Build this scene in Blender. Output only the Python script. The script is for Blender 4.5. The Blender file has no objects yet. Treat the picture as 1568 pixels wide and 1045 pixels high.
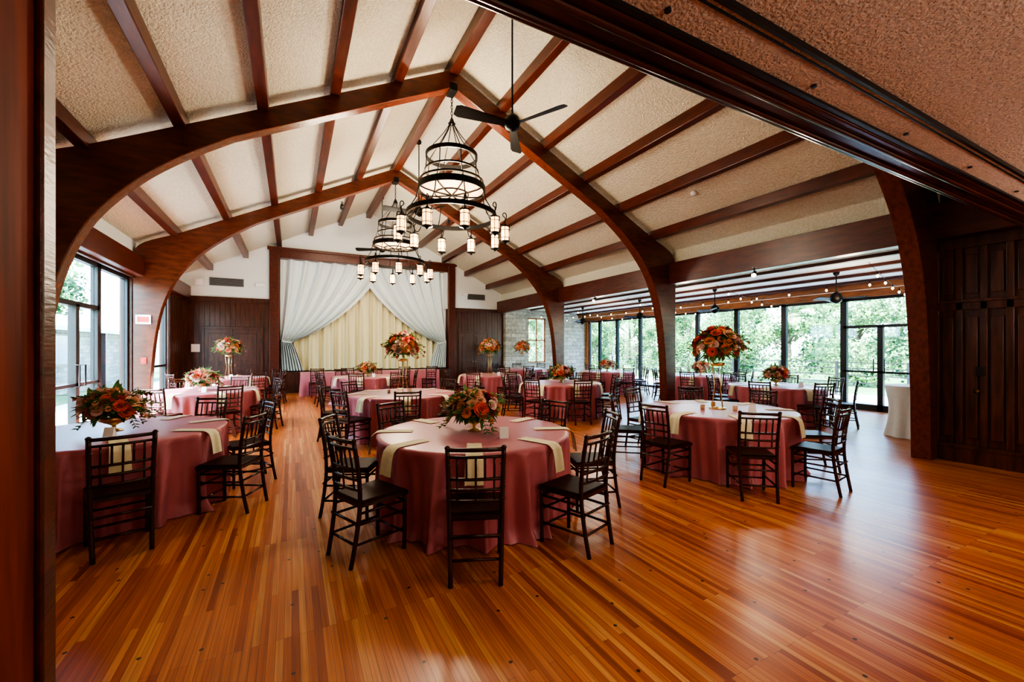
import bpy, math, random
from mathutils import Vector, Matrix
random.seed(7)
S=bpy.context.scene
COL=S.collection
pi=math.pi
# ------------------------------------------------------------------ builder
class MB:
    def __init__(s): s.v=[];s.f=[];s.m=[];s.sm=[]
    def add(s,vs,fs,mat=0,smooth=False):
        o=len(s.v); s.v+= [tuple(v) for v in vs]
        for f in fs:
            s.f.append(tuple(i+o for i in f)); s.m.append(mat); s.sm.append(smooth)
    def box(s,x0,x1,y0,y1,z0,z1,mat=0):
        vs=[(x,y,z) for z in (z0,z1) for y in (y0,y1) for x in (x0,x1)]
        s.add(vs,[(0,2,3,1),(4,5,7,6),(0,1,5,4),(2,6,7,3),(0,4,6,2),(1,3,7,5)],mat)
    def prism(s,poly,axis,a,b,mat=0):
        def P(p,t):
            return {'y':(p[0],t,p[1]),'x':(t,p[0],p[1]),'z':(p[0],p[1],t)}[axis]
        n=len(poly)
        vs=[P(p,a) for p in poly]+[P(p,b) for p in poly]
        fs=[tuple(range(n)),tuple(range(2*n-1,n-1,-1))]+[(i,i+n,(i+1)%n+n,(i+1)%n) for i in range(n)]
        s.add(vs,fs,mat)
    def tube(s,pts,r,n=8,mat=0,cap=True,smooth=True):
        pts=[Vector(p) for p in pts]; k=len(pts)
        rs=r if isinstance(r,(list,tuple)) else [r]*k
        vs=[];up=None
        for i,p in enumerate(pts):
            t=(pts[min(i+1,k-1)]-pts[max(i-1,0)])
            if t.length<1e-9: t=Vector((0,0,1))
            t.normalize()
            if up is None:
                up=Vector((0,0,1)) if abs(t.z)<.9 else Vector((1,0,0))
            a=t.cross(up)
            if a.length<1e-4: a=t.cross(Vector((0,1,0)))
            a.normalize(); b=t.cross(a); up=b*-1
            for j in range(n):
                q=2*pi*j/n
                vs.append(p+(a*math.cos(q)+b*math.sin(q))*rs[i])
        fs=[(i*n+j,i*n+(j+1)%n,(i+1)*n+(j+1)%n,(i+1)*n+j) for i in range(k-1) for j in range(n)]
        s.add(vs,fs,mat,smooth)
        if cap:
            o=len(s.v)-k*n
            s.f.append(tuple(o+j for j in range(n-1,-1,-1)));s.m.append(mat);s.sm.append(False)
            s.f.append(tuple(o+(k-1)*n+j for j in range(n)));s.m.append(mat);s.sm.append(False)
    def rev(s,prof,c=(0,0,0),n=24,mat=0,smooth=True,closed=False):
        k=len(prof);vs=[]
        for r,z in prof:
            for j in range(n):
                q=2*pi*j/n; vs.append((c[0]+r*math.cos(q),c[1]+r*math.sin(q),c[2]+z))
        kk=k if closed else k-1
        fs=[(i*n+j,i*n+(j+1)%n,((i+1)%k)*n+(j+1)%n,((i+1)%k)*n+j) for i in range(kk) for j in range(n)]
        s.add(vs,fs,mat,smooth)
    def hoop(s,c,R,h,t,n=48,mat=0):
        s.rev([(R-t/2,-h/2),(R+t/2,-h/2),(R+t/2,h/2),(R-t/2,h/2)],c,n,mat,False,True)
    def grid(s,fn,nu,nv,mat=0,smooth=True,wrap=False):
        vs=[fn(i/nu,j/nv) for j in range(nv+1) for i in range(nu+(0 if wrap else 1))]
        w=nu if wrap else nu+1
        fs=[(j*w+i,j*w+(i+1)%w,(j+1)*w+(i+1)%w,(j+1)*w+i) for j in range(nv) for i in range(nu)]
        s.add(vs,fs,mat,smooth)
    def mesh(s,name,mats):
        me=bpy.data.meshes.new(name)
        me.from_pydata(s.v,[],s.f)
        for m in mats: me.materials.append(m)
        me.polygons.foreach_set('material_index',s.m)
        me.polygons.foreach_set('use_smooth',s.sm)
        me.update()
        return me
    def obj(s,name,mats,loc=(0,0,0),rz=0,bevel=0,parent=None):
        return place(s.mesh(name,mats),name,loc,rz,bevel,parent)
def place(me,name,loc=(0,0,0),rz=0,bevel=0,parent=None,scale=1):
    o=bpy.data.objects.new(name,me); COL.objects.link(o)
    o.location=loc; o.rotation_euler=(0,0,rz); o.scale=(scale,)*3
    if bevel:
        b=o.modifiers.new('bevel','BEVEL'); b.width=bevel; b.segments=2; b.limit_method='ANGLE'
    if parent: o.parent=parent
    return o
def cat(pts,sub=6):
    out=[]
    P=[pts[0]]+list(pts)+[pts[-1]]
    for i in range(1,len(P)-2):
        p0,p1,p2,p3=P[i-1],P[i],P[i+1],P[i+2]
        for k in range(sub):
            t=k/sub
            out.append(tuple(.5*((2*b)+(-a+c)*t+(2*a-5*b+4*c-d)*t*t+(-a+3*b-3*c+d)*t**3) for a,b,c,d in zip(p0,p1,p2,p3)))
    out.append(tuple(pts[-1])); return out
# ------------------------------------------------------------------ materials
def newmat(name):
    m=bpy.data.materials.new(name); m.use_nodes=True
    nt=m.node_tree; b=nt.nodes['Principled BSDF']
    return m,nt,b
def N(nt,t,**k):
    n=nt.nodes.new(t)
    for a,v in k.items(): setattr(n,a,v)
    return n
def simple(name,col,rough=.5,metal=0,emis=None,es=0,bump=0,bscale=50,var=0,vscale=4,spec=None,sheen=0,trans=0,stretch=None,bdist=.02):
    m,nt,b=newmat(name); L=nt.links
    b.inputs['Base Color'].default_value=(*col,1); b.inputs['Roughness'].default_value=rough
    b.inputs['Metallic'].default_value=metal
    if spec is not None: b.inputs['Specular IOR Level'].default_value=spec
    if sheen: b.inputs['Sheen Weight'].default_value=sheen
    if trans: b.inputs['Transmission Weight'].default_value=trans
    if emis: b.inputs['Emission Color'].default_value=(*emis,1); b.inputs['Emission Strength'].default_value=es
    tc=N(nt,'ShaderNodeTexCoord'); mp=N(nt,'ShaderNodeMapping'); L.new(tc.outputs['Object'],mp.inputs[0])
    if stretch: mp.inputs['Scale'].default_value=stretch
    if var:
        n=N(nt,'ShaderNodeTexNoise'); n.inputs['Scale'].default_value=vscale; n.inputs['Detail'].default_value=5
        L.new(mp.outputs[0],n.inputs['Vector'])
        r=N(nt,'ShaderNodeValToRGB')
        r.color_ramp.elements[0].position=.3; r.color_ramp.elements[1].position=.7
        r.color_ramp.elements[0].color=(*[c*(1-var) for c in col],1)
        r.color_ramp.elements[1].color=(*[min(1,c*(1+var)) for c in col],1)
        L.new(n.outputs['Fac'],r.inputs[0]); L.new(r.outputs[0],b.inputs['Base Color'])
    if bump:
        n=N(nt,'ShaderNodeTexNoise'); n.inputs['Scale'].default_value=bscale; n.inputs['Detail'].default_value=6
        L.new(mp.outputs[0],n.inputs['Vector'])
        bp=N(nt,'ShaderNodeBump'); bp.inputs['Strength'].default_value=bump; bp.inputs['Distance'].default_value=bdist
        L.new(n.outputs['Fac'],bp.inputs['Height']); L.new(bp.outputs[0],b.inputs['Normal'])
    return m
BEAM=simple('mahogany_beam',(.092,.018,.008),.3,var=.4,vscale=3,stretch=(6,1,6),bump=.1,bscale=20)
HEAD=simple('mahogany_header',(.075,.014,.007),.2,var=.4,vscale=3,stretch=(1,6,6))
ARCH=simple('glulam_arch_wood',(.125,.028,.011),.27,var=.3,vscale=2.5,stretch=(1.5,8,6),bump=.06,bscale=12)
PANEL=simple('dark_walnut_panel',(.075,.024,.013),.3,var=.5,vscale=3,stretch=(6,6,.7),bump=.15,bscale=12)
JAMB=simple('mahogany_jamb',(.17,.026,.009),.65,var=.4,vscale=3,stretch=(6,6,.7),spec=.2)
STUCCO=simple('cream_stucco',(.72,.68,.54),.9,bump=1,bscale=36,var=.10,vscale=24,bdist=.04)
STUCCO2=simple('rough_stucco_tan',(.82,.65,.56),.9,bump=1,bscale=85,var=.18,vscale=55,bdist=.035)
WHITE=simple('white_plaster',(.76,.78,.76),.7,bump=.15,bscale=60)
FRAME=simple('bronze_window_frame',(.02,.02,.022),.4,metal=.3)
IRON=simple('black_iron',(.012,.010,.009),.45,metal=.6,bump=.1,bscale=80)
CHAIR=simple('mahogany_lacquer',(.050,.013,.008),.25,var=.3,vscale=8)
SEAT=simple('brown_seat',(.032,.010,.006),.4,spec=.08,var=.2,vscale=20)
CLOTH=simple('dusty_rose_satin',(.53,.175,.215),.36,sheen=.05,var=.04,vscale=6)
NAPK=simple('cream_linen',(.82,.75,.50),.8,var=.05,vscale=30)
CREAM=simple('cream_curtain',(.80,.74,.50),.75,var=.04,vscale=20)
SHEER=simple('white_drape',(.76,.83,.85),.7,var=.03,vscale=20)
GOLD=simple('brushed_gold',(.75,.55,.25),.3,metal=1)
LAMPG=simple('amber_lantern_glass',(.8,.55,.3),.4,emis=(1,.58,.24),es=4)
ALAB=simple('alabaster_glass',(.7,.5,.32),.5,emis=(1,.58,.25),es=1.1,var=.3,vscale=6)
BULB=simple('bulb_glow',(.9,.8,.6),.4,emis=(1,.8,.55),es=6)
CONC=simple('patio_concrete',(.6,.6,.58),.9,var=.1,vscale=2)
GRASS=simple('lawn_grass',(.09,.18,.06),.95,var=.4,vscale=1.5)
BARK=simple('bark',(.08,.06,.045),.9,var=.4,vscale=8,bump=.5,bscale=20)
WHITEP=simple('white_card',(.85,.85,.83),.6)
METAL=simple('roof_metal',(.45,.52,.56),.5)
BRASS=simple('aged_brass',(.5,.38,.18),.35,metal=1)
ORNG=simple('warm_cedar',(.42,.17,.06),.4,var=.3,vscale=4,stretch=(5,1,5))
def leafmat(name,c1,c2,tr=.35,sc=1.5,lo=.35,hi=.65):
    m,nt,b=newmat(name);L=nt.links
    tc=N(nt,'ShaderNodeTexCoord');n=N(nt,'ShaderNodeTexNoise');n.inputs['Scale'].default_value=sc;n.inputs['Detail'].default_value=6
    L.new(tc.outputs['Object'],n.inputs['Vector'])
    r=N(nt,'ShaderNodeValToRGB');r.color_ramp.elements[0].position=lo;r.color_ramp.elements[1].position=hi
    r.color_ramp.elements[0].color=(*c1,1);r.color_ramp.elements[1].color=(*c2,1)
    L.new(n.outputs['Fac'],r.inputs[0]);L.new(r.outputs[0],b.inputs['Base Color']);b.inputs['Roughness'].default_value=.5
    t=N(nt,'ShaderNodeBsdfTranslucent');L.new(r.outputs[0],t.inputs[0])
    mx=N(nt,'ShaderNodeMixShader');mx.inputs[0].default_value=tr
    L.new(b.outputs[0],mx.inputs[1]);L.new(t.outputs[0],mx.inputs[2])
    L.new(mx.outputs[0],nt.nodes['Material Output'].inputs[0])
    return m
TLEAF=leafmat('tree_foliage',(.02,.07,.03),(.24,.42,.16),.35,.9,.4,.6)
FLEAF=leafmat('floral_greenery',(.05,.15,.04),(.20,.34,.10),.2,8)
ROSES=[simple('rose_coral',(.85,.17,.12),.6),simple('rose_orange',(.88,.32,.10),.6),simple('rose_peach',(.90,.52,.36),.6),
       simple('rose_burgundy',(.38,.02,.06),.6),simple('rose_blush',(.90,.62,.55),.6)]
def glassmat():
    m,nt,b=newmat('window_glass');L=nt.links
    nt.nodes.remove(b)
    t=N(nt,'ShaderNodeBsdfTransparent');t.inputs[0].default_value=(.86,.97,1,1)
    g=N(nt,'ShaderNodeBsdfGlossy');g.inputs['Roughness'].default_value=.02
    mx=N(nt,'ShaderNodeMixShader');mx.inputs[0].default_value=.06
    L.new(t.outputs[0],mx.inputs[1]);L.new(g.outputs[0],mx.inputs[2])
    L.new(mx.outputs[0],nt.nodes['Material Output'].inputs[0]);return m
GLASS=glassmat()
def floormat():
    m,nt,b=newmat('strip_oak_floor');L=nt.links
    tc=N(nt,'ShaderNodeTexCoord')
    mp=N(nt,'ShaderNodeMapping');mp.inputs['Rotation'].default_value=(0,0,pi/2)
    L.new(tc.outputs['Object'],mp.inputs[0])
    br=N(nt,'ShaderNodeTexBrick');br.offset=.37;br.offset_frequency=3
    br.inputs['Scale'].default_value=1
    br.inputs['Brick Width'].default_value=1.3;br.inputs['Row Height'].default_value=.038
    br.inputs['Mortar Size'].default_value=.0009;br.inputs['Mortar Smooth'].default_value=.1
    br.inputs['Color1'].default_value=(0,0,0,1);br.inputs['Color2'].default_value=(1,1,1,1);br.inputs['Mortar'].default_value=(.5,.5,.5,1)
    L.new(mp.outputs[0],br.inputs['Vector'])
    r=N(nt,'ShaderNodeValToRGB');e=r.color_ramp.elements
    e[0].position=0;e[0].color=(.29,.055,.015,1);e[1].position=1;e[1].color=(.67,.32,.11,1)
    for p,c in((.10,(.42,.105,.026,1)),(.35,(.51,.150,.040,1)),(.75,(.58,.205,.060,1))):
        x=e.new(p);x.color=c
    L.new(br.outputs['Color'],r.inputs[0])
    mp2=N(nt,'ShaderNodeMapping');mp2.inputs['Scale'].default_value=(60,1.6,1);L.new(tc.outputs['Object'],mp2.inputs[0])
    n=N(nt,'ShaderNodeTexNoise');n.inputs['Scale'].default_value=1;n.inputs['Detail'].default_value=6;L.new(mp2.outputs[0],n.inputs['Vector'])
    r2=N(nt,'ShaderNodeValToRGB');r2.color_ramp.elements[0].position=.3;r2.color_ramp.elements[0].color=(.60,.48,.42,1);r2.color_ramp.elements[1].position=.65;r2.color_ramp.elements[1].color=(1.1,1.1,1.1,1)
    L.new(n.outputs['Fac'],r2.inputs[0])
    mu=N(nt,'ShaderNodeMixRGB',blend_type='MULTIPLY');mu.inputs[0].default_value=.8
    L.new(r.outputs[0],mu.inputs[1]);L.new(r2.outputs[0],mu.inputs[2])
    mu2=N(nt,'ShaderNodeMixRGB',blend_type='MIX');L.new(br.outputs['Fac'],mu2.inputs[0]);L.new(mu.outputs[0],mu2.inputs[1]);mu2.inputs[2].default_value=(.05,.012,.004,1)
    vo=N(nt,'ShaderNodeTexVoronoi');vo.inputs['Scale'].default_value=2.3;vo.voronoi_dimensions='2D';L.new(tc.outputs['Object'],vo.inputs['Vector'])
    lt=N(nt,'ShaderNodeMath',operation='LESS_THAN');lt.inputs[1].default_value=.024;L.new(vo.outputs['Distance'],lt.inputs[0])
    mu3=N(nt,'ShaderNodeMixRGB',blend_type='MIX');L.new(lt.outputs[0],mu3.inputs[0]);L.new(mu2.outputs[0],mu3.inputs[1]);mu3.inputs[2].default_value=(.035,.012,.006,1)
    L.new(mu3.outputs[0],b.inputs['Base Color'])
    n3=N(nt,'ShaderNodeTexNoise');n3.inputs['Scale'].default_value=1.2;L.new(tc.outputs['Object'],n3.inputs['Vector'])
    mr=N(nt,'ShaderNodeMapRange');mr.inputs['To Min'].default_value=.26;mr.inputs['To Max'].default_value=.36;L.new(n3.outputs['Fac'],mr.inputs[0]);L.new(mr.outputs[0],b.inputs['Roughness'])
    b.inputs['Specular IOR Level'].default_value=.85
    bp=N(nt,'ShaderNodeBump');bp.inputs['Strength'].default_value=.25;bp.inputs['Distance'].default_value=.003
    sb=N(nt,'ShaderNodeMath',operation='SUBTRACT');sb.inputs[0].default_value=1;L.new(br.outputs['Fac'],sb.inputs[1])
    L.new(sb.outputs[0],bp.inputs['Height']);L.new(bp.outputs[0],b.inputs['Normal'])
    return m
FLOOR=floormat()
def stonemat(name='limestone_blocks',k=1.0):
    m,nt,b=newmat(name);L=nt.links
    tc=N(nt,'ShaderNodeTexCoord');sp=N(nt,'ShaderNodeSeparateXYZ');L.new(tc.outputs['Object'],sp.inputs[0])
    ad=N(nt,'ShaderNodeMath',operation='ADD');L.new(sp.outputs[0],ad.inputs[0]);L.new(sp.outputs[1],ad.inputs[1])
    cb=N(nt,'ShaderNodeCombineXYZ');L.new(ad.outputs[0],cb.inputs[0]);L.new(sp.outputs[2],cb.inputs[1])
    br=N(nt,'ShaderNodeTexBrick');br.inputs['Scale'].default_value=1;br.inputs['Brick Width'].default_value=.55;br.inputs['Row Height'].default_value=.17
    br.offset=.43;br.squash=1.4;br.squash_frequency=3
    br.inputs['Mortar Size'].default_value=.010;br.inputs['Color1'].default_value=(.36*k,.34*k,.28*k,1);br.inputs['Color2'].default_value=(.60*k,.57*k,.48*k,1);br.inputs['Mortar'].default_value=(.30*k,.29*k,.26*k,1)
    L.new(cb.outputs[0],br.inputs['Vector'])
    no=N(nt,'ShaderNodeTexNoise');no.inputs['Scale'].default_value=9;no.inputs['Detail'].default_value=6;L.new(tc.outputs['Object'],no.inputs['Vector'])
    mx=N(nt,'ShaderNodeMixRGB',blend_type='OVERLAY');mx.inputs[0].default_value=.6;L.new(br.outputs['Color'],mx.inputs[1]);L.new(no.outputs['Fac'],mx.inputs[2])
    L.new(mx.outputs[0],b.inputs['Base Color']);b.inputs['Roughness'].default_value=.9
    sb=N(nt,'ShaderNodeMath',operation='SUBTRACT');L.new(no.outputs['Fac'],sb.inputs[0]);L.new(br.outputs['Fac'],sb.inputs[1])
    bp=N(nt,'ShaderNodeBump');bp.inputs['Strength'].default_value=.8;bp.inputs['Distance'].default_value=.03
    L.new(sb.outputs[0],bp.inputs['Height']);L.new(bp.outputs[0],b.inputs['Normal']);return m
STONE=stonemat();STONE2=stonemat('outbuilding_stone',.5)
# ------------------------------------------------------------------ dimensions
RX=2.58; HALF=5.64; XL=RX-HALF; XR=RX+HALF   # -3.06 .. 8.22
YB=16.7; YH=1.3; SL=.5
EXT=12.9
ARY=[2.62,7.3,12.0]
def rc(x): return 6.43-SL*abs(x-RX)
b=MB();b.box(XL-.2,EXT+.1,-3.2,YB+.2,-.12,0);b.obj('floor',[FLOOR])
b=MB();b.box(-40,-6,-20,50,-.3,-.14,0);b.box(-6,XL-.2,-20,50,-.3,-.1,1);b.box(EXT+.1,EXT+5,-20,50,-.3,-.08,1);b.box(EXT+5,70,-20,60,-.3,-.14,0);b.box(XL-.2,EXT+.1,YB+.2,60,-.3,-.14);b.obj('lawn_ground',[GRASS,CONC])
b=MB()
for sg in(-1,1):
    xe=RX+sg*(HALF+.15)
    z0=6.75; z1=6.75-SL*(HALF+.15)
    p=[(RX,z0),(xe,z1),(xe,z1+.15),(RX,z0+.15)]
    b.prism(p,'y',YH-.15,YB+.2)
b.obj('ceiling_vaulted',[STUCCO])
b=MB()
for k in range(-5,6):
    x=RX+k*.985; z=6.74-SL*abs(x-RX)
    w=.075
    if k==0: b.box(x-.09,x+.09,YH,YB,6.5,6.72)
    else: b.prism([(x-w,z-.17),(x+w,z-.17),(x+w,z+.03),(x-w,z+.03)],'y',YH,YB)
b.obj('ceiling_purlins',[BEAM],bevel=.01)
inn=[(7.93,0),(7.90,1.0),(7.82,1.9),(7.68,2.6),(7.42,3.22),(7.0,3.76),(6.5,4.2),(5.9,4.61)]
out=[(8.22,0),(8.22,1.0),(8.22,1.9),(8.22,2.6),(8.22,3.3),(8.12,3.82),(7.4,4.18),(6.3,4.73)]
inn=cat(inn,5)+[(4.2,rc(4.2)-.16),(RX,rc(RX)-.16)]
out=cat(out,5)+[(4.5,rc(4.5)+.16),(RX,rc(RX)+.16)]
for y in ARY:
    b=MB()
    for sg in(1,-1):
        I=[(RX+sg*(p[0]-RX),p[1]) for p in inn];O=[(RX+sg*(p[0]-RX),p[1]) for p in out]
        n=len(I);t=.11
        vs=[(p[0],y-t,p[1]) for p in I]+[(p[0],y-t,p[1]) for p in O]+[(p[0],y+t,p[1]) for p in I]+[(p[0],y+t,p[1]) for p in O]
        fs=[]
        for i in range(n-1):
            fs+=[(i,i+1,n+i+1,n+i),(2*n+i,3*n+i,3*n+i+1,2*n+i+1),(i,2*n+i,2*n+i+1,i+1),(n+i,n+i+1,3*n+i+1,3*n+i)]
        fs.append((0,n,3*n,2*n))
        b.add(vs,fs,0)
    b.box(RX-.07,RX+.07,y-.13,y+.13,6.2,6.34,1)
    b.obj('timber_arch',[ARCH,IRON],bevel=.012)
# ------------------------------------------------------------------ walls
b=MB()
b.prism([(XL-.2,3.2),(-.4,3.2),(-.4,4.75),(5.6,4.75),(5.6,3.2),(XR+.2,3.2),(XR+.2,3.95),(RX,6.85),(XL-.2,3.95)],'y',YB,YB+.2)
b.obj('wall_back',[WHITE])
def boards(b,axis,a0,a1,pos,face,z0,z1,w=.14,mat=0,th=.02):
    a=a0
    while a<a1-.01:
        e=min(a+w,a1)
        d=th if (round((a-a0)/w)%2==0) else th*.6
        lo,hi=sorted((pos,pos+face*d))
        if axis=='x': b.box(a,e-.006,lo,hi,z0,z1,mat)
        else: b.box(lo,hi,a,e-.006,z0,z1,mat)
        a=e
b=MB()
b.box(XL-.2,-.4,YB,YB+.2,0,3.2);boards(b,'x',XL,-.62,YB,-1,.0,3.1);b.box(XL,-.6,YB-.06,YB,3.1,3.25)
b.box(5.75,XR+.2,YB,YB+.2,0,3.2);boards(b,'x',6.05,XR,YB,-1,.0,3.1);b.box(6.0,XR,YB-.06,YB,3.1,3.25)
b.box(XL,-.68,YB-.04,YB,0,.16);b.box(6.0,XR,YB-.04,YB,0,.16)
b.obj('wall_back_wood_panelling',[PANEL])
def panel_door(name,x0,x1,z1):
    b=MB()
    b.box(x0-.08,x0,YB-.08,YB-.02,0,z1+.08);b.box(x1,x1+.08,YB-.08,YB-.02,0,z1+.08);b.box(x0,x1,YB-.08,YB-.02,z1,z1+.08)
    m=(x0+x1)/2
    for a,c in((x0,m-.005),(m+.005,x1)):
        b.box(a,c,YB-.055,YB-.02,0.01,z1)
        for q0,q1 in((.25,1.0),(1.15,z1-.15)):
            b.box(a+.1,c-.1,YB-.07,YB-.055,q0,q1)
        b.tube([(c-.05 if a==x0 else a+.05,YB-.055,1.0),(c-.05 if a==x0 else a+.05,YB-.11,1.0)],.02,8,1)
    b.obj(name,[PANEL,BRASS],bevel=.006)
panel_door('door_1',-2.5,-.95,2.2)
panel_door('door_2',6.25,7.5,2.2)
b=MB()
b.box(-.68,-.38,YB-.12,YB+.25,0,5.0);b.box(5.72,6.02,YB-.12,YB+.25,0,5.0);b.box(-.38,5.72,YB-.12,YB+.25,4.7,5.0)
b.box(-.74,6.08,YB-.16,YB-.02,4.96,5.06)
b.obj('trim_stage_frame',[BEAM],bevel=.015)
b=MB()
b.box(-.38,5.72,YB-.1,YB+1.6,0,.72);b.box(-.38,5.72,YB-.14,YB-.1,.66,.74)
b.box(-.38,5.72,YB+1.5,YB+1.6,.72,5.0);b.box(-.5,-.38,YB+.2,YB+1.6,0,5);b.box(5.72,5.84,YB+.2,YB+1.6,0,5);b.box(-.5,5.84,YB+.2,YB+1.6,4.9,5.05)
b.obj('stage_platform',[PANEL])
def back_c(u,v):
    x=-.36+u*6.06; f=math.sin(u*150)+.5*math.sin(u*61+1)+.3*math.sin(u*237)
    return (x,YB+.44+.10*f*(.5+.5*v),4.7-v*3.95)
b=MB();b.grid(back_c,520,8);b.obj('stage_backdrop_curtain',[CREAM])
def swag(sg):
    xo=-.36 if sg>0 else 5.70
    def fn(u,v):
        z=4.7-v*3.93
        if v<.74:
            t=v/.74; w=3.25*(1-t**1.25)**.8*.97+.34
        else: w=.34+.38*((v-.74)/.26)**.7
        x=xo+sg*u*w
        comp=1-min(1,w/3.3)
        f=math.sin(u*46+ (u*2.5*v))+.4*math.sin(u*93+2)
        amp=.075+.035*comp
        sag=-.55*u*math.sin(pi*min(1,v/.74))*.35
        return (x,YB+.16+amp*f-.10*comp*math.sin(pi*u),z+sag*.6)
    return fn
for sg in(1,-1):
    b=MB();b.grid(swag(sg),260,40);xo=-.2 if sg>0 else 5.55
    b.tube([(xo-.16*sg,YB+.2,1.85),(xo-.05*sg,YB+.0,1.8),(xo+.15*sg,YB+.02,1.77),(xo+.22*sg,YB+.2,1.8)],.03,8)
    b.obj('swag_curtain',[SHEER])
VG=simple('vent_grey',(.2,.2,.19),.5)
def vent(x,z,w,h):
    b=MB();b.box(x-w/2,x+w/2,YB-.03,YB-.002,z-h/2,z+h/2,0)
    for i in range(6):
        zz=z-h/2+.03+i*(h-.06)/5;b.box(x-w/2+.03,x+w/2-.03,YB-.04,YB-.03,zz-.008,zz+.008,1)
    b.obj('air_vent_grille',[VG,FRAME])
vent(-1.9,3.75,.95,.26);vent(7.0,3.75,.8,.24)
b=MB();b.box(-1.05,-.85,YB-.1,YB-.002,3.68,3.76);b.box(-1.08,-.82,YB-.12,YB-.1,3.66,3.78);b.obj('emergency_light',[WHITEP],bevel=.01)
b=MB();b.box(6.35,6.55,YB-.1,YB-.002,3.78,3.86);b.box(6.33,6.57,YB-.12,YB-.1,3.76,3.88);b.obj('emergency_light',[WHITEP],bevel=.01)
b=MB();b.box(-2.85,-2.62,YB-.04,YB-.022,1.45,1.7);b.box(-2.8,-2.67,YB-.05,YB-.04,1.5,1.65);b.obj('wall_notice_plate',[WHITEP],bevel=.004)
b=MB();b.box(-2.75,-2.5,YB-.1,YB-.002,3.6,3.82);b.box(-2.72,-2.53,YB-.12,YB-.1,3.63,3.79);b.obj('wall_loudspeaker',[WHITEP],bevel=.015)
b=MB()
b.box(XL-.2,XL,YH-.2,7.45,0,4.0,1)
b.box(XL-.2,XL,7.45,YB,3.12,3.6,0)
b.box(XL-.2,XL,7.45,YB,3.6,4.05,1)
b.box(XL-.2,XL,14.9,YB,0,3.12,0)
b.box(XL-.2,XL,11.85,12.25,0,3.12,0)
boards(b,'y',14.95,YB,XL,1,0,3.1)
b.box(XL,XL+.05,7.4,YB,3.1,3.25,0)
b.obj('wall_left',[PANEL,WHITE])
def window(name,x,y0,y1,z0,z1,fr=.06,ht=None,door=False,mull=[]):
    b=MB();t=.05
    b.box(x-t,x+t,y0,y0+fr,z0,z1);b.box(x-t,x+t,y1-fr,y1,z0,z1)
    b.box(x-t,x+t,y0,y1,z1-fr,z1);b.box(x-t,x+t,y0,y1,z0,z0+fr*(2.2 if door else 1))
    if ht: b.box(x-t,x+t,y0,y1,ht-fr/2,ht+fr/2)
    for m in mull: b.box(x-t,x+t,m-fr*.8,m+fr*.8,z0,ht or z1)
    if door:
        m=mull[0]
        s_=-1 if x>5 else 1
        for q in(-.11,.11):
            b.tube([(x+s_*.05,m+q,.95),(x+s_*.11,m+q,.95),(x+s_*.11,m+q,1.3),(x+s_*.05,m+q,1.3)],.012,6)
        b.box(x-t,x+t,y0,y1,.95,1.0)
    b.box(x-.006,x+.006,y0+fr,y1-fr,z0+fr,z1-fr,1)
    b.obj(name,[FRAME,GLASS])
window('door_3',XL-.1,8.55,10.3,0,3.12,ht=2.3,door=True,mull=[9.42],fr=.08)
window('window_1',XL-.1,7.45,8.55,0,3.12,ht=2.3,fr=.08)
window('window_2',XL-.1,10.3,11.85,0,3.12,fr=.08)
window('window_3',XL-.1,12.25,13.5,0,3.12,ht=1.1)
window('window_4',XL-.1,13.5,14.9,0,3.12,ht=1.1)
ys=[16.5,15.7,14.5,13.1,11.7,10.3,8.8,7.3,5.78]
for i in range(len(ys)-1): window('window_%d'%(5+i),EXT,ys[i+1],ys[i],0,2.86,fr=.07)
window('door_4',EXT,4.22,5.78,0,2.86,fr=.07,ht=2.12,door=True,mull=[5.0])
window('window_13',EXT,2.7,4.22,0,2.86,fr=.07)
b=MB();b.box(EXT-.12,EXT+.15,2.5,YB+.2,2.86,3.2);b.box(EXT-.1,EXT+.15,2.3,2.7,0,3.2);b.box(EXT-.1,EXT+.15,16.5,YB+.2,0,3.2);b.obj('wall_right',[ORNG],bevel=.01)
b=MB()
b.box(XR+.1,9.55,YB,YB+.3,0,3.4);b.box(10.5,EXT+.1,YB,YB+.3,0,3.4);b.box(9.55,10.5,YB,YB+.3,2.95,3.4);b.box(9.55,10.5,YB,YB+.3,0,.9)
b.box(8.3,9.3,YB-.22,YB,0,3.2)
b.box(11.2,12.2,YB-.22,YB,0,3.2)
b.obj('wall_stone',[STONE])
b=MB()
for z in(.9,1.9,2.89): b.box(9.55,10.5,YB+.05,YB+.12,z,z+.06)
for x in(9.55,10.0,10.44): b.box(x,x+.06,YB+.05,YB+.12,.9,2.95)
b.box(9.6,10.45,YB+.08,YB+.09,.95,2.9,1)
b.obj('window_14',[ORNG,GLASS])
b=MB();b.box(XR,EXT+.1,2.3,2.5,0,3.4);boards(b,'x',XR,EXT-.1,2.5,1,0,3.1);b.obj('wall_extension_front',[PANEL])
b=MB();b.prism([(XR,3.42),(EXT+.15,3.16),(EXT+.7,3.10),(EXT+.7,3.25),(XR,3.57)],'y',2.3,YB+.3);b.obj('ceiling_extension',[WHITE])
b=MB()
for i in range(5):
    x=8.9+i*.82; z=3.42-(x-XR)*.055
    b.box(x-.05,x+.05,2.5,YB,z-.06,z+.01,0)
b.box(12.3,12.42,2.5,YB,3.0,3.16,1)
b.obj('ceiling_extension_beams',[BEAM,ORNG],bevel=.008)
b=MB();b.box(7.98,8.2,YH,YB,3.1,3.6);b.box(XR-.0,XR+.12,2.3,YB,3.1,4.0,1);b.box(8.205,XR,YH,YB,3.6,4.0,1);b.obj('trim_eave_beam_right',[BEAM,STUCCO],bevel=.012)
b=MB();b.box(XL+.02,XL+.2,YH,YB,3.14,3.55);b.obj('trim_eave_beam_left',[BEAM],bevel=.012)
b=MB();b.box(XR-.02,XR+.15,-3.2,2.5,0,4.0)
X=XR-.02
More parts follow.
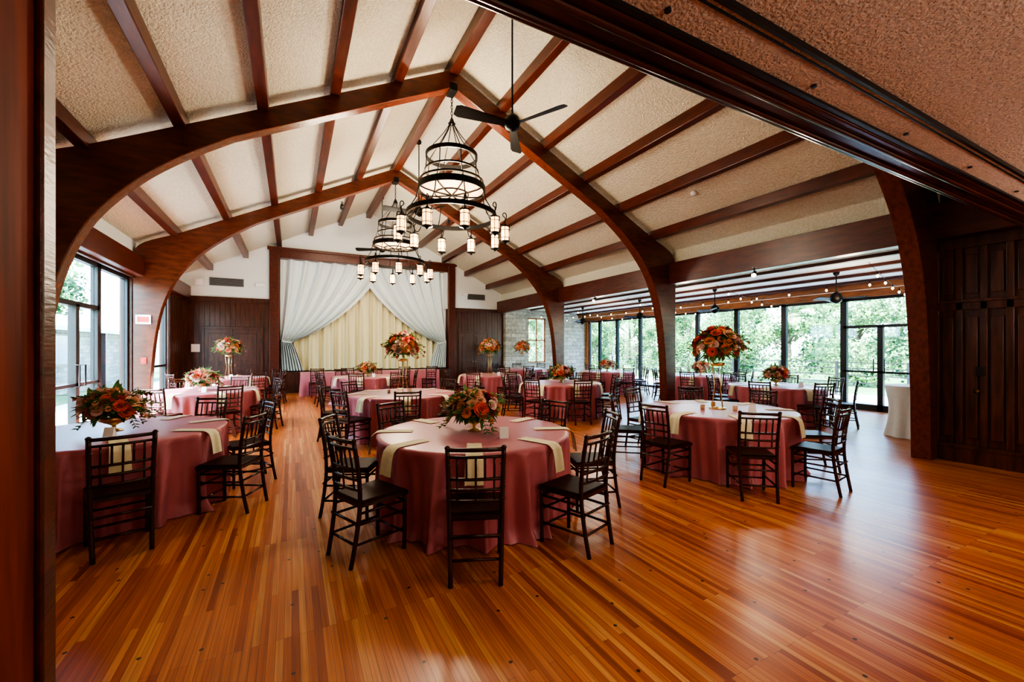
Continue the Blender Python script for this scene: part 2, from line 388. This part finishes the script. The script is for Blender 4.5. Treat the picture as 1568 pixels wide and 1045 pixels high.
b.box(X-.05,X,YH,2.51,0,.22);b.box(X-.065,X,YH,2.51,.2,.25)
b.box(X-.04,X,YH,2.51,2.1,2.22);b.box(X-.07,X,YH,2.51,2.2,2.24);b.box(X-.04,X,YH,2.51,2.95,3.1)
for k in range(6):
    y=YH+.02+k*.235
    b.box(X-.04,X,y,y+.07,.25,2.95)
    b.box(X-.025,X,y+.095,y+.21,.35,2.0);b.box(X-.025,X,y+.095,y+.21,2.32,2.85)
b.obj('wall_right_panelling',[PANEL],bevel=.006)
b=MB();b.rev([(0,.06),(.012,.05),(.012,.035),(.028,.03),(.03,.012),(.012,.0)],(0,0,0),16,0)
o=b.obj('door_knob',[BRASS]);o.location=(XR-.07,2.12,1.0);o.rotation_euler=(0,-pi/2,0)
b=MB();b.box(XR-.075,XR-.058,2.05,2.13,1.2,1.33);b.box(XR-.08,XR-.075,2.08,2.1,1.25,1.28);b.obj('light_switch',[FRAME],bevel=.003)
b=MB();b.box(XL,XR-.06,1.10,YH,2.72,3.05,0)
b.box(XL,XR-.06,1.14,1.17,2.70,2.72,0);b.box(XL,XR-.06,1.235,1.26,2.70,2.72,0)
b.obj('trim_header_beam',[HEAD],bevel=.012)
b=MB();b.box(XL,XR-.06,.93,1.10,2.74,2.9,0);b.box(XL,XR-.06,1.075,1.095,2.725,2.74,1);b.box(XL,XR-.06,.915,.93,2.735,2.76,1);b.box(XL,XR-.06,.945,.952,2.733,2.745,1)
for k in range(12): b.tube([(XL+.6+k*.9,1.03,2.738),(XL+.6+k*.9,1.03,2.731)],.012,8,1)
b.obj('trim_partition_track',[STUCCO2,FRAME])
b=MB();b.prism([(XL,3.05),(XR,3.05),(XR,4.0),(RX,6.8),(XL,4.0)],'y',1.12,1.28);b.obj('wall_gable_front',[STUCCO])
b=MB();b.box(-.62,-.50,1.02,1.36,0,2.72);b.box(-.50,-.49,1.08,1.11,0,2.72);b.box(-.50,-.485,1.30,1.36,0,2.72,1);b.obj('trim_opening_jamb',[JAMB,BEAM],bevel=.006)
b=MB();b.box(XL,-.62,1.1,1.3,0,2.72);b.obj('wall_front',[PANEL])
b=MB();b.box(XL-.2,XR+.1,-3.2,.92,2.76,2.9);b.obj('ceiling_foyer',[STUCCO2])
b=MB();b.box(XL-.2,XR+.1,-3.3,-3.1,0,2.9);b.box(XL-.2,XL,-3.2,1.2,0,2.9);b.obj('wall_foyer',[WHITE])
# ------------------------------------------------------------------ chair
def chair_mesh():
    b=MB()
    def leg(pts,r): b.tube(cat(pts,3),r,8)
    for sx in(-1,1):
        leg([(sx*.185,.185,0),(sx*.187,.187,.22),(sx*.188,.188,.44)],.0155)
        for z in(.06,.15,.17,.29,.31,.40): b.rev([(.013,-.008),(.021,0),(.013,.008)],(sx*.186,.186,z),8)
        leg([(sx*.165,-.255,0),(sx*.172,-.215,.22),(sx*.178,-.19,.45),(sx*.182,-.205,.68),(sx*.187,-.245,.91)],.0165)
        for z,y in((.56,-.195),(.64,-.20),(.80,-.223)): b.rev([(.014,-.008),(.022,0),(.014,.008)],(sx*.182,y,z),8)
        b.rev([(.0,.03),(.014,.024),(.021,.012),(.014,0)],(sx*.187,-.245,.905),8)
        for z in(.16,.30): b.tube([(sx*.186,.186,z),(sx*.17,-.22,z)],.010,6)
        b.tube([(sx*.186,.186,.38),(sx*.175,-.2,.38)],.010,6)
    for z in(.13,.27,.38):
        b.tube([(-.186,.186,z),(.186,.186,z)],.010,6)
    for z in(.16,.32): b.tube([(-.17,-.222,z),(.17,-.222,z)],.010,6)
    def rail(z,y,r=.013,bow=.022,w=.186):
        b.tube([(-w+2*w*i/8, y-bow*(1-((i-4)/4)**2), z) for i in range(9)],r,6)
    rail(.905,-.243,.015);rail(.855,-.233,.011);rail(.70,-.206,.012);rail(.625,-.198,.012);rail(.55,-.193,.011)
    for i in range(1,6):
        x=-.186+.062*i; q=1-(x/.186)**2
        b.tube([(x,-.206-.022*q,.70),(x,-.233-.022*q,.855)],.0085,6)
        if i in(1,5,3): b.tube([(x,-.193-.022*q,.55),(x,-.206-.022*q,.70)],.008,6)
    def ring(s,z): return [( .205*s, .21*s,z),(-.205*s,.21*s,z),(-.19*s,-.20*s,z),(.19*s,-.20*s,z)]
    b.prism([(.205,.21),(-.205,.21),(-.19,-.20),(.19,-.20)],'z',.425,.455,0)
    R=ring(.97,.455)+ring(.97,.462)+ring(.90,.470)
    fs=[(0+i,(i+1)%4,4+(i+1)%4,4+i) for i in range(4)]+[(4+i,4+(i+1)%4,8+(i+1)%4,8+i) for i in range(4)]+[(8,9,10,11)]
    b.add(R,fs,1)
    return b.mesh('dining_chair',[CHAIR,SEAT])
CH=chair_mesh()
# ------------------------------------------------------------------ tables
def cloth_mesh(seed,R=.93):
    rd=random.Random(seed);b=MB()
    NF=rd.choice([15,16,17]);cen=[]
    for i in range(NF):
        cen.append(((i+rd.uniform(-.3,.3))*2*pi/NF,rd.uniform(.045,.08),rd.uniform(.6,1.3)))
    NA=540
    def fold_(a):
        s=0
        for c,w,h in cen:
            d=(a-c+pi)%(2*pi)-pi
            x=abs(d/w)
            if x<5: s+=h*math.exp(-x**1.5)
        return s+.10*math.sin(43*a+seed)
    prof=[(0,.76),(.3*R,.76),(.7*R,.76),(.96*R,.76),(.99*R,.757),(1.003*R,.748)]
    vs=[];
    for r,z in prof:
        for j in range(NA):
            a=2*pi*j/NA; vs.append((r*math.cos(a),r*math.sin(a),z))
    K=18
    for i in range(1,K+1):
        t=i/K
        for j in range(NA):
            a=2*pi*j/NA; f=fold_(a+.04*t*math.sin(4*a+seed))
            r=R*1.004-.10*t**.5+ (t**.5)*.155*f
            z=.748*(1-t)+.012*t
            if t>.88: r+= (t-.88)*8*(.01+.06*max(0,math.sin(5*a+seed)))
            if t>.99: z=.006
            vs.append((r*math.cos(a),r*math.sin(a),z))
    n=len(prof)+K
    fs=[(i*NA+j,i*NA+(j+1)%NA,(i+1)*NA+(j+1)%NA,(i+1)*NA+j) for i in range(n-1) for j in range(NA)]
    fs=[tuple(reversed(f)) for f in fs]
    b.add(vs,fs,0,True)
    return b.mesh('round_banquet_table',[CLOTH])
CL=[cloth_mesh(i) for i in range(4)]
def napkin_mesh():
    b=MB()
    path=[(.60,.766),(.75,.768),(.88,.768),(.925,.767),(.955,.757),(.985,.73),(1.0,.68),(1.01,.62),(1.018,.56),(1.02,.54)]
    def fn(u,v):
        k=v*(len(path)-1);i=min(int(k),len(path)-2);f=k-i
        r=path[i][0]*(1-f)+path[i+1][0]*f;z=path[i][1]*(1-f)+path[i+1][1]*f
        x=(u-.5)*(.125+.02*v)
        return (x,-(r+.006*math.sin(u*9+v*2)*(v)),z+.002*math.sin(u*12))
    b.grid(fn,8,27)
    return b.mesh('napkin',[NAPK])
NK=napkin_mesh()
def rose(b,c,d,r,mat,rd):
    d=Vector(d).normalized();a=d.orthogonal().normalized();e=d.cross(a)
    c=Vector(c)
    for ring,(n,r0,r1,h0,h1) in enumerate(((3,.12,.22,0,.62),(4,.25,.5,-.1,.55),(5,.35,.85,-.25,.38),(6,.4,1.1,-.4,.08))):
        off=rd.random()*6
        for k in range(n):
            ph=off+2*pi*k/n;w=pi/n*1.25
            def fn(u,v):
                q=ph+(u-.5)*2*w*(.5+.5*math.sin(pi*min(1,v*.6+.2)))
                rr=r*(r0+(r1-r0)*v**1.3); edge=1-abs(u-.5)*.5*v
                hh=r*(h0+(h1-h0)*math.sin(v*pi/2)*edge)
                return c+a*(math.cos(q)*rr)+e*(math.sin(q)*rr)+d*hh
            b.grid(fn,4,2,mat)
def leaf(b,c,d,L,w,mat,rd):
    d=Vector(d).normalized();s=d.cross(Vector((rd.uniform(-.4,.4),rd.uniform(-.4,.4),1))).normalized();n=s.cross(d)
    c=Vector(c)
    P=[c,c+d*L*.35+s*w,c+d*L*.35-s*w,c+d*L*.75+s*w*.6-n*L*.06,c+d*L*.75-s*w*.6-n*L*.06,c+d*L-n*L*.15,c+d*L*.4+n*-.01,c+d*L*.75+n*-L*.1]
    b.add(P,[(0,1,6),(0,6,2),(1,3,7,6),(6,7,4,2),(3,5,7),(7,5,4)],mat,True)
def bouquet(b,rd,cz,rx,rz,nr,nl,spread,rr=(.038,.062)):
    for i in range(nr):
        th=i*2.39996+rd.random()*.3; z=1-1.35*(i+.5)/nr
        q=math.sqrt(max(0,1-z*z)); d=Vector((q*math.cos(th),q*math.sin(th),z))
        k=rd.uniform(.95,1.2)
        rose(b,(d.x*rx*k,d.y*rx*k,cz+d.z*rz*k),(d.x,d.y,d.z+.3),rd.uniform(*rr),rd.choice([0,0,0,1,1,2,2,2,3,4,4]),rd)
    for i in range(nl):
        th=rd.random()*2*pi;z=rd.uniform(-.7,1);q=math.sqrt(1-z*z)
        d=Vector((q*math.cos(th),q*math.sin(th),z));k=rd.uniform(.7,1.05)
        dd=d+Vector((rd.uniform(-.6,.6),rd.uniform(-.6,.6),rd.uniform(-.5,.4)))
        leaf(b,(d.x*rx*k,d.y*rx*k,cz+d.z*rz*k),dd,rd.uniform(.08,.14),rd.uniform(.015,.028),5,rd)
    for i in range(spread):
        th=rd.random()*2*pi;up=rd.uniform(-.35,.9);d=Vector((math.cos(th),math.sin(th),up)).normalized()
        L=rd.uniform(.12,.24);p0=Vector((d.x*rx*.8,d.y*rx*.8,cz+d.z*rz*.8));pts=[p0+d*L*t+Vector((0,0,-.10*t*t)) for t in(0,.33,.66,1)]
        b.tube(pts,.0025,4,5)
        for t in(.3,.45,.6,.75,.9,1):
            pp=p0+d*L*t+Vector((0,0,-.10*t*t))
            for s in(-1,1):
                leaf(b,pp,d+Vector((-d.y*s,d.x*s,rd.uniform(-.2,.3))),rd.uniform(.04,.07),.012,5,rd)
        if rd.random()<.5:
            rose(b,pts[-1],d,.024,rd.choice([0,1,2,3]),rd)
    b.rev([(0.0,-rz*.7),(rx*.5,-rz*.6),(rx*.8,-rz*.1),(rx*.7,rz*.4),(rx*.4,rz*.7),(0,rz*.8)],(0,0,cz),16,5)
FM=ROSES+[FLEAF,GOLD]
def low_mesh(seed):
    rd=random.Random(seed);b=MB()
    b.rev([(0,0),(.07,0),(.072,.008),(.02,.02),(.016,.05),(.05,.07),(.11,.10),(.13,.14),(.12,.14),(.0,.11)],(0,0,0),24,6)
    bouquet(b,rd,.24,.20,.14,34,130,24,(.046,.074))
    return b.mesh('floral_centerpiece',FM)
def tall_mesh(seed):
    rd=random.Random(seed);b=MB()
    b.rev([(0,0),(.11,0),(.11,.01),(.02,.02)],(0,0,0),24,6)
    for k in range(4):
        a=pi/4+k*pi/2
        b.tube([(.09*math.cos(a),.09*math.sin(a),.005),(.05*math.cos(a),.05*math.sin(a),.3),(.08*math.cos(a),.08*math.sin(a),.58)],.005,6,6)
    b.rev([(.0,.57),(.08,.58),(.10,.62),(.0,.62)],(0,0,0),20,6)
    bouquet(b,rd,.84,.25,.22,48,200,26,(.048,.078))
    return b.mesh('tall_floral_centerpiece',FM)
LOWM=[low_mesh(i) for i in(3,11,5)];TALLM=[tall_mesh(8),tall_mesh(21)]
b=MB();b.rev([(0,0),(.026,0),(.028,.01),(.03,.06),(.028,.06),(.025,.012),(0,.01)],n=20);b.rev([(0,.012),(.022,.012),(.022,.035),(0,.035)],n=16,mat=1)
VOT=b.mesh('votive_candle',[simple('votive_glass',(.6,.35,.2),.1,spec=.7),simple('candle_wax',(.9,.7,.45),.6,emis=(1,.5,.15),es=1)])
b=MB();b.prism([(-.03,0),(.03,0),(.003,.10),(-.003,.10)],'x',-.04,.04);CARD=b.mesh('table_number_card',[WHITEP])
tables=[
 (1.61,3.89,22.5,'low',0),(-1.56,5.52,-18,'low',1),(1.79,7.71,10,'tall',0),(-1.53,9.98,20,'low',2),(5.10,3.76,37,'tall',1),
 (5.65,8.3,15,'low',0),(9.4,5.5,25,'low',1),(5.37,11.74,0,'tall',0),(9.85,11.6,12,'low',2),(1.94,12.75,20,'low',0),
 (-1.55,14.0,10,'tall',1),(8.1,14.6,20,'tall',0),(10.9,8.6,20,'low',2)]
placed=[]
for ti,(x,y,off,kind,idx) in enumerate(tables):
    place(CL[ti%4],'round_banquet_table',(x,y,0),random.random()*6)
    if kind=='low':
        place(LOWM[idx],'floral_centerpiece',(x,y,.761),random.random()*6)
    else:
        place(TALLM[idx],'tall_floral_centerpiece',(x,y,.761),random.random()*6)
        for k in range(3):
            a=.5+random.random()*.4+k*2.1; place(VOT,'votive_candle',(x+.25*math.cos(a),y+.25*math.sin(a),.761))
    place(CARD,'table_number_card',(x+.1,y-(.46 if kind=='low' else .42),.761),-.35)
    for k in range(8):
        a=math.radians(off+45*k)
        dx,dy=-math.sin(a),-math.cos(a)
        rz=-a
        place(NK,'napkin',(x,y,0),rz)
        cx,cy=x+dx*1.15,y+dy*1.15
        bx,by=x+dx*1.4,y+dy*1.4
        if bx<XL+.3 or by>YB-.5 or bx>EXT-.3: continue
        if any(math.hypot(cx-lx,cy-ly)<.42 for lx in(RX-5.5,RX+5.5) for ly in ARY): continue
        if any(math.hypot(cx-p[0],cy-p[1])<.5 for p in placed): continue
        if any(math.hypot(cx-t[0],cy-t[1])<1.1 for j,t in enumerate(tables) if j!=ti): continue
        placed.append((cx,cy))
        place(CH,'dining_chair',(cx+random.uniform(-.015,.015),cy+random.uniform(-.015,.015),0),rz+random.uniform(-.08,.08))
def head_fn(u,v):
    x0,x1,y0,y1=.25,4.9,15.25,15.95
    P=2*((x1-x0)+(y1-y0)); s=u*P
    f=.03*math.sin(u*130)+.02*math.sin(u*231+1); k=(1-v)
    if s<x1-x0: return (x0+s,y0-f*k-.02*k,.76*v+.004)
    s-=x1-x0
    if s<y1-y0: return (x1+f*k,y0+s,.76*v+.004)
    s-=y1-y0
    if s<x1-x0: return (x1-s,y1+f*k,.76*v+.004)
    s-=x1-x0
    return (x0-f*k,y1-s,.76*v+.004)
b=MB();b.grid(head_fn,400,6);b.add([(.25,15.25,.764),(4.9,15.25,.764),(4.9,15.95,.764),(.25,15.95,.764)],[(0,1,2,3)])
b.obj('head_table',[CLOTH])
for i in range(5):
    if i!=2: place(CH,'dining_chair',(.7+i*.93,14.95,0),random.uniform(-.1,.1))
b=MB();NA=80
def ck(u,v):
    a=u*2*pi; r=.36-.06*math.sin(v*pi)+(.025*math.sin(a*9))*v
    return (r*math.cos(a),r*math.sin(a),.9*(1-v)+.005)
b.grid(ck,NA,12,wrap=True);b.rev([(0,.908),(.36,.906)],n=80)
b.obj('cocktail_table',[SHEER],(9.75,3.35,0))
# ------------------------------------------------------------------ chandeliers
LK=1.9
def chandelier(x,y):
    e=bpy.data.objects.new('chandelier',None);COL.objects.link(e);e.location=(x,y,0)
    b=MB()
    z=6.16;i=0
    while z>5.72:
        pts=[(0+.018*math.cos(q)*(i%2),.018*math.cos(q)*((i+1)%2),z-.035+.035*math.sin(q)) for q in [2*pi*k/10 for k in range(11)]]
        b.tube(pts,.006,5,cap=False);z-=.055;i+=1
    b.rev([(0,.10),(.03,.08),(.05,.02),(.07,0),(0,-.02)],(0,0,5.66),16)
    R1,R2,R3=.46,.60,.80; Z1,Z2,Z3=5.06,4.46,3.98
    b.hoop((0,0,Z1),R1,.075,.02);b.hoop((0,0,Z1-.28),R1+.02,.03,.02);b.hoop((0,0,Z2),R2,.11,.02);b.hoop((0,0,Z2+.13),R2-.03,.03,.02);b.hoop((0,0,Z3),R3,.08,.025)
    for k in range(8):
        a=2*pi*k/8;c,s=math.cos(a),math.sin(a)
        b.tube([(.03*c,.03*s,5.66),(R1*.35*c,R1*.35*s,5.45),(R1*c,R1*s,Z1)],.008,6)
        b.tube([(R1*c,R1*s,Z1),((R1+.02)*c,(R1+.02)*s,Z1-.28),(R2*c,R2*s,Z2)],.009,6)
        b.tube([(R2*c,R2*s,Z2),((R2+.06)*c,(R2+.06)*s,Z2-.25),(R3*c,R3*s,Z3)],.010,6)
        b.tube([(0,0,Z2-.11),(.3*c,.3*s,Z2-.095),(.5*c,.5*s,Z2-.06),(R2*c,R2*s,Z2-.02)],.013,6)
    n=10
    for k in range(n):
        a=2*pi*(k+.3)/n;c,s=math.cos(a),math.sin(a)
        R=.97
        prof=[(.78,3.92),(.84,3.84),(.92,3.84),(.985,3.93),(.99,4.02),(.95,4.05),(.925,4.01),(.95,3.975),(R,3.96),(R,3.86)]
        b.tube([(r*c,r*s,zz) for r,zz in cat(prof,3)],.009,6)
        o=(R*c,R*s,3.66)
        b.rev([(0,.20),(.02,.19),(.03,.165),(.085,.14),(.088,.125),(0,.125)],o,16)
        b.rev([(0,-.125),(.088,-.125),(.088,-.14),(.03,-.155),(.012,-.18),(0,-.19)],o,16)
        b.rev([(.072,-.125),(.078,0),(.072,.125)],o,16,1)
        for zz in(-.07,.07): b.hoop((o[0],o[1],o[2]+zz),.081,.010,.006,16)
        for j in range(6):
            q=2*pi*j/6; b.tube([(o[0]+.082*math.cos(q),o[1]+.082*math.sin(q),o[2]-.13),(o[0]+.082*math.cos(q),o[1]+.082*math.sin(q),o[2]+.13)],.006,4)
    b.rev([(.0,Z2-.09),(.3,Z2-.075),(.5,Z2-.04),(R2-.03,Z2)],(0,0,0),40,2)
    b.hoop((0,0,Z2-.085),.3,.02,.02)
    b.obj('frame',[IRON,LAMPG,ALAB],parent=e)
    for z,p in((3.5,130),(4.75,115)):
        l=bpy.data.lights.new('glow','POINT');l.energy=p*LK;l.color=(1,.85,.64);l.shadow_soft_size=.25
        lo=bpy.data.objects.new('glow',l);COL.objects.link(lo);lo.location=(0,0,z);lo.parent=e
chandelier(RX,7.3);chandelier(RX,12.0)
def fan(x,y,zt,z,L=.78,rz=0):
    b=MB()
    b.rev([(0,0),(.07,0),(.05,-.08),(.015,-.1)],(0,0,zt),16)
    b.tube([(0,0,zt-.02),(0,0,z)],.013,8)
    b.rev([(.015,.16),(.05,.13),(.1,.09),(.12,.0),(.10,-.06),(.04,-.1),(0,-.11)],(0,0,z),20)
    for k in range(3):
        a=2*pi*k/3
        def fn(u,v):
            r=.1+v*L; w=(.05+.045*v)*(1 if v<.97 else .7); t=(u-.5)*2*w
            x_,y_=r,t
            return (x_*math.cos(a)-y_*math.sin(a),x_*math.sin(a)+y_*math.cos(a),z-.0+t*.35)
        b.grid(fn,3,12)
        def fn2(u,v):
            p=fn(u,v);return (p[0],p[1],p[2]-.012)
        b.grid(fn2,3,12)
    return b.obj('ceiling_fan',[IRON],(x,y,0),rz)
fan(2.88,5.5,6.6,4.88,rz=math.radians(-62));fan(2.76,10.2,6.66,4.9,rz=1);fan(2.7,14.6,6.68,4.9,rz=.6)
for y in(4.9,7.9,10.8,14.0): fan(10.6,y,3.26,2.66,L=.42,rz=y)
b=MB()
def strand(p,q,sag,n):
    p=Vector(p);q=Vector(q);pts=[]
    for i in range(n+1):
        t=i/n;c=p.lerp(q,t);c.z-=sag*4*t*(1-t);pts.append(c)
    b.tube(pts,.005,4,0)
    for i in range(1,n,1):
        c=pts[i];b.tube([c,c-Vector((0,0,.05))],.010,6,0)
        b.rev([(0.008,-.05),(.020,-.07),(.021,-.085),(.0,-.11)],c,10,1)
for y in(3.4,6.2,9.0,12,14.6): strand((8.35,y,2.98),(EXT-.15,y+.9 if y<14 else y,2.84),.12,7)
strand((10.2,2.6,2.95),(10.2,16.4,2.95),.1,18)
sl=b.obj('string_lights',[IRON,BULB])
for y in(4.5,8.5,12.5):
    l=bpy.data.lights.new('bulb_glow','POINT');l.energy=35;l.color=(1,.84,.62);l.shadow_soft_size=.2
    lo=bpy.data.objects.new('bulb_glow',l);COL.objects.link(lo);lo.location=(10.2,y,2.6);lo.parent=sl
def spot(x,y,z,tx,ty,tz,en,size=2.0):
    d=(Vector((tx,ty,tz))-Vector((x,y,z))).normalized()
    e=bpy.data.objects.new('track_or_fill_spotlight',None);COL.objects.link(e);e.location=(x,y,z)
    b=MB();b.tube([(0,0,.12),(0,0,0)],.012,8);b.tube([tuple(-d*.07),tuple(d*.07)],[.035,.05],16);b.rev([(0,0),(.04,0)],(0,0,.12),12)
    p=d*.071;b.tube([tuple(p),tuple(p+d*.003)],.042,16,1)
    b.obj('can',[FRAME,BULB],parent=e)
    l=bpy.data.lights.new('beam','SPOT');l.energy=en;l.color=(1,.88,.70);l.spot_size=size;l.spot_blend=1;l.shadow_soft_size=.2
    lo=bpy.data.objects.new('beam',l);COL.objects.link(lo);lo.location=d*.09;lo.rotation_euler=d.to_track_quat('-Z','Y').to_euler();lo.parent=e
spot(7.85,5.0,3.0,3.5,3.0,0,80);spot(7.85,9.8,3.0,4.5,8.5,0,80)
spot(RX-.6,YH+.25,5.9,1.3,2.2,0,150,1.7);spot(RX+2,YH+.25,5.2,4.6,2.3,0,150,1.7)  # fill spots added out of view on the gable to brighten the front floor
spot(1.2,12.2,5.4,1.6,16.8,2.8,150,1.5);spot(4.2,12.2,5.4,3.6,16.8,2.8,150,1.5)  # spots added at the far arch to brighten the stage backdrop
b=MB();b.rev([(0,-.05),(.05,-.045),(.065,-.02),(.065,0)],n=20);o=b.obj('smoke_detector',[WHITEP]);xx=6.9;o.location=(xx,5.6,6.75-SL*(xx-RX)-.005);o.rotation_euler=(0,math.atan(SL),0)
b=MB();b.box(-.13,.13,-.03,0,-.1,.1,0);b.box(-.1,.1,-.035,-.03,-.06,.06,1);b.obj('exit_sign',[WHITEP,simple('exit_red',(.6,.02,.02),.5,emis=(1,.05,.03),es=1)],(RX-5.45,12.0-.12,2.2))
b=MB();b.box(-.05,.05,-.02,0,-.07,.07,0);b.box(-.02,.02,-.03,-.02,-.03,.03,0);b.obj('fire_alarm_pull',[simple('alarm_red',(.5,.03,.02),.4)],(RX-5.45,12.0-.112,1.3))
def dome(x,y,en):
    e=bpy.data.objects.new('ceiling_lamp',None);COL.objects.link(e);e.location=(x,y,2.76)
    b=MB();b.tube([(0,0,0),(0,0,-.25)],.012,8);b.rev([(.0,-.0),(.06,0),(.05,-.02),(0,-.03)],n=24)
    b.rev([(.05,-.25),(.17,-.28),(.2,-.34),(.15,-.40),(0,-.43)],n=32,mat=1);b.obj('shade',[BRASS,ALAB],parent=e)
    l=bpy.data.lights.new('bulb','POINT');l.shadow_soft_size=.2;l.energy=en;l.color=(1,.86,.70)
    lo=bpy.data.objects.new('bulb',l);COL.objects.link(lo);lo.location=(0,0,-.66);lo.parent=e
dome(1.5,-1.2,50);dome(5.2,-.6,90)
# ------------------------------------------------------------------ exterior
def tree_mesh(seed,H,nleaf):
    rd=random.Random(seed);b=MB()
    b.tube([(0,0,0),(.1,0,H*.3),(0,.1,H*.6),(.1,.1,H*.85)],[.22,.17,.1,.03],8,0)
    blobs=[]
    for i in range(22):
        a=rd.random()*6.28;z=rd.uniform(.16,.95)*H;rr=(1-abs(z/H-.5)*1.3)*H*.34*rd.uniform(.3,1)
        c=Vector((rr*math.cos(a),rr*math.sin(a),z));blobs.append((c,rd.uniform(.7,1.5)))
        b.tube([(0,0,z*.7),tuple(c)],[.06,.02],5,0)
    for i in range(nleaf):
        c,r=rd.choice(blobs)
        d=Vector((rd.gauss(0,1),rd.gauss(0,1),rd.gauss(0,1))).normalized()
        p=c+d*r*rd.uniform(.5,1.05)
        t=Vector((rd.gauss(0,1),rd.gauss(0,1),rd.gauss(0,.6))).normalized();s=t.cross(d).normalized() if t.cross(d).length>.01 else Vector((1,0,0))
        L=rd.uniform(.14,.28);w=L*.45
        b.add([p,p+t*L*.5+s*w,p+t*L,p+t*L*.5-s*w],[(0,1,2,3)],1)
    return b.mesh('tree',[BARK,TLEAF])
TR=[tree_mesh(1,8,7000),tree_mesh(2,9,7000),tree_mesh(3,7,7000)]
rd=random.Random(5)
for i in range(16):
    place(TR[i%3],'tree',(rd.uniform(20.5,24),-3+i*2.5,-.3),rd.random()*6,scale=rd.uniform(.5,.68))
for i in range(13):
    place(TR[i%3],'tree',(rd.uniform(29,34),-5+i*4.2,-.3),rd.random()*6,scale=rd.uniform(.85,1.0))
for i in range(10):
    place(TR[i%3],'tree',(rd.uniform(-17,-13.5),5+i*3.4,-.2),rd.random()*6,scale=rd.uniform(.9,1.2))
b=MB();b.box(-8.0,-7.5,8,30,-.14,2.3,0);b.prism([(-7.0,2.2),(-7.0,2.35),(-10.6,3.3),(-10.6,3.15)],'y',7.5,30.5,1)
for y in range(9,30,3): b.box(-7.2,-7.05,y,y+.15,-.14,2.25,2)
for y in(10,15,20): b.box(-7.51,-7.46,y,y+2.4,.9,2.1,2);b.box(-7.455,-7.45,y+.08,y+2.32,.98,2.02,3)
b.obj('stone_outbuilding',[STONE2,METAL,FRAME,simple('blue_pane',(.10,.22,.30),.1)])
b=MB()
for z in(.35,.6,.85,1.05): b.box(17.4,17.44,0,20,z,z+.03)
for y in range(0,21,2): b.box(17.38,17.46,y,y+.07,-.1,1.1)
b.obj('patio_railing',[FRAME])
# ------------------------------------------------------------------ world, sun, portals
W=bpy.data.worlds.new('World');S.world=W;W.use_nodes=True;nt=W.node_tree
sky=nt.nodes.new('ShaderNodeTexSky');sky.sky_type='NISHITA';sky.sun_disc=False;sky.sun_elevation=math.radians(50);sky.sun_rotation=math.radians(-100);sky.air_density=1;sky.dust_density=2
nt.links.new(sky.outputs[0],nt.nodes['Background'].inputs[0]);nt.nodes['Background'].inputs[1].default_value=5
l=bpy.data.lights.new('sun','SUN');l.energy=36;l.angle=.03;l.color=(1,.97,.92);o=bpy.data.objects.new('sun',l);COL.objects.link(o)
o.rotation_euler=Vector((.62,.25,-1)).to_track_quat('-Z','Y').to_euler()
def portal(loc,rot,sx,sy):
    l=bpy.data.lights.new('window_portal','AREA');l.shape='RECTANGLE';l.size=sx;l.size_y=sy;l.cycles.is_portal=True
    o=bpy.data.objects.new('window_portal',l);COL.objects.link(o);o.location=loc;o.rotation_euler=rot
portal((EXT+.2,9.6,1.45),(0,pi/2,0),2.9,13.8)
portal((XL-.3,11.2,1.6),(0,-pi/2,0),3.2,7.6)
c=bpy.data.cameras.new('camera');co=bpy.data.objects.new('camera',c);COL.objects.link(co)
co.location=(0,0,1.58);co.rotation_euler=(pi/2,0,-math.radians(27.6))
c.sensor_width=36;c.lens=645/1568*36;c.shift_y=10.5/1568;c.clip_start=.05;c.clip_end=300
S.camera=co
try:
    S.view_settings.view_transform='AgX';S.view_settings.look='AgX - High Contrast'
    S.view_settings.exposure=.05
except Exception as ex: print(ex)
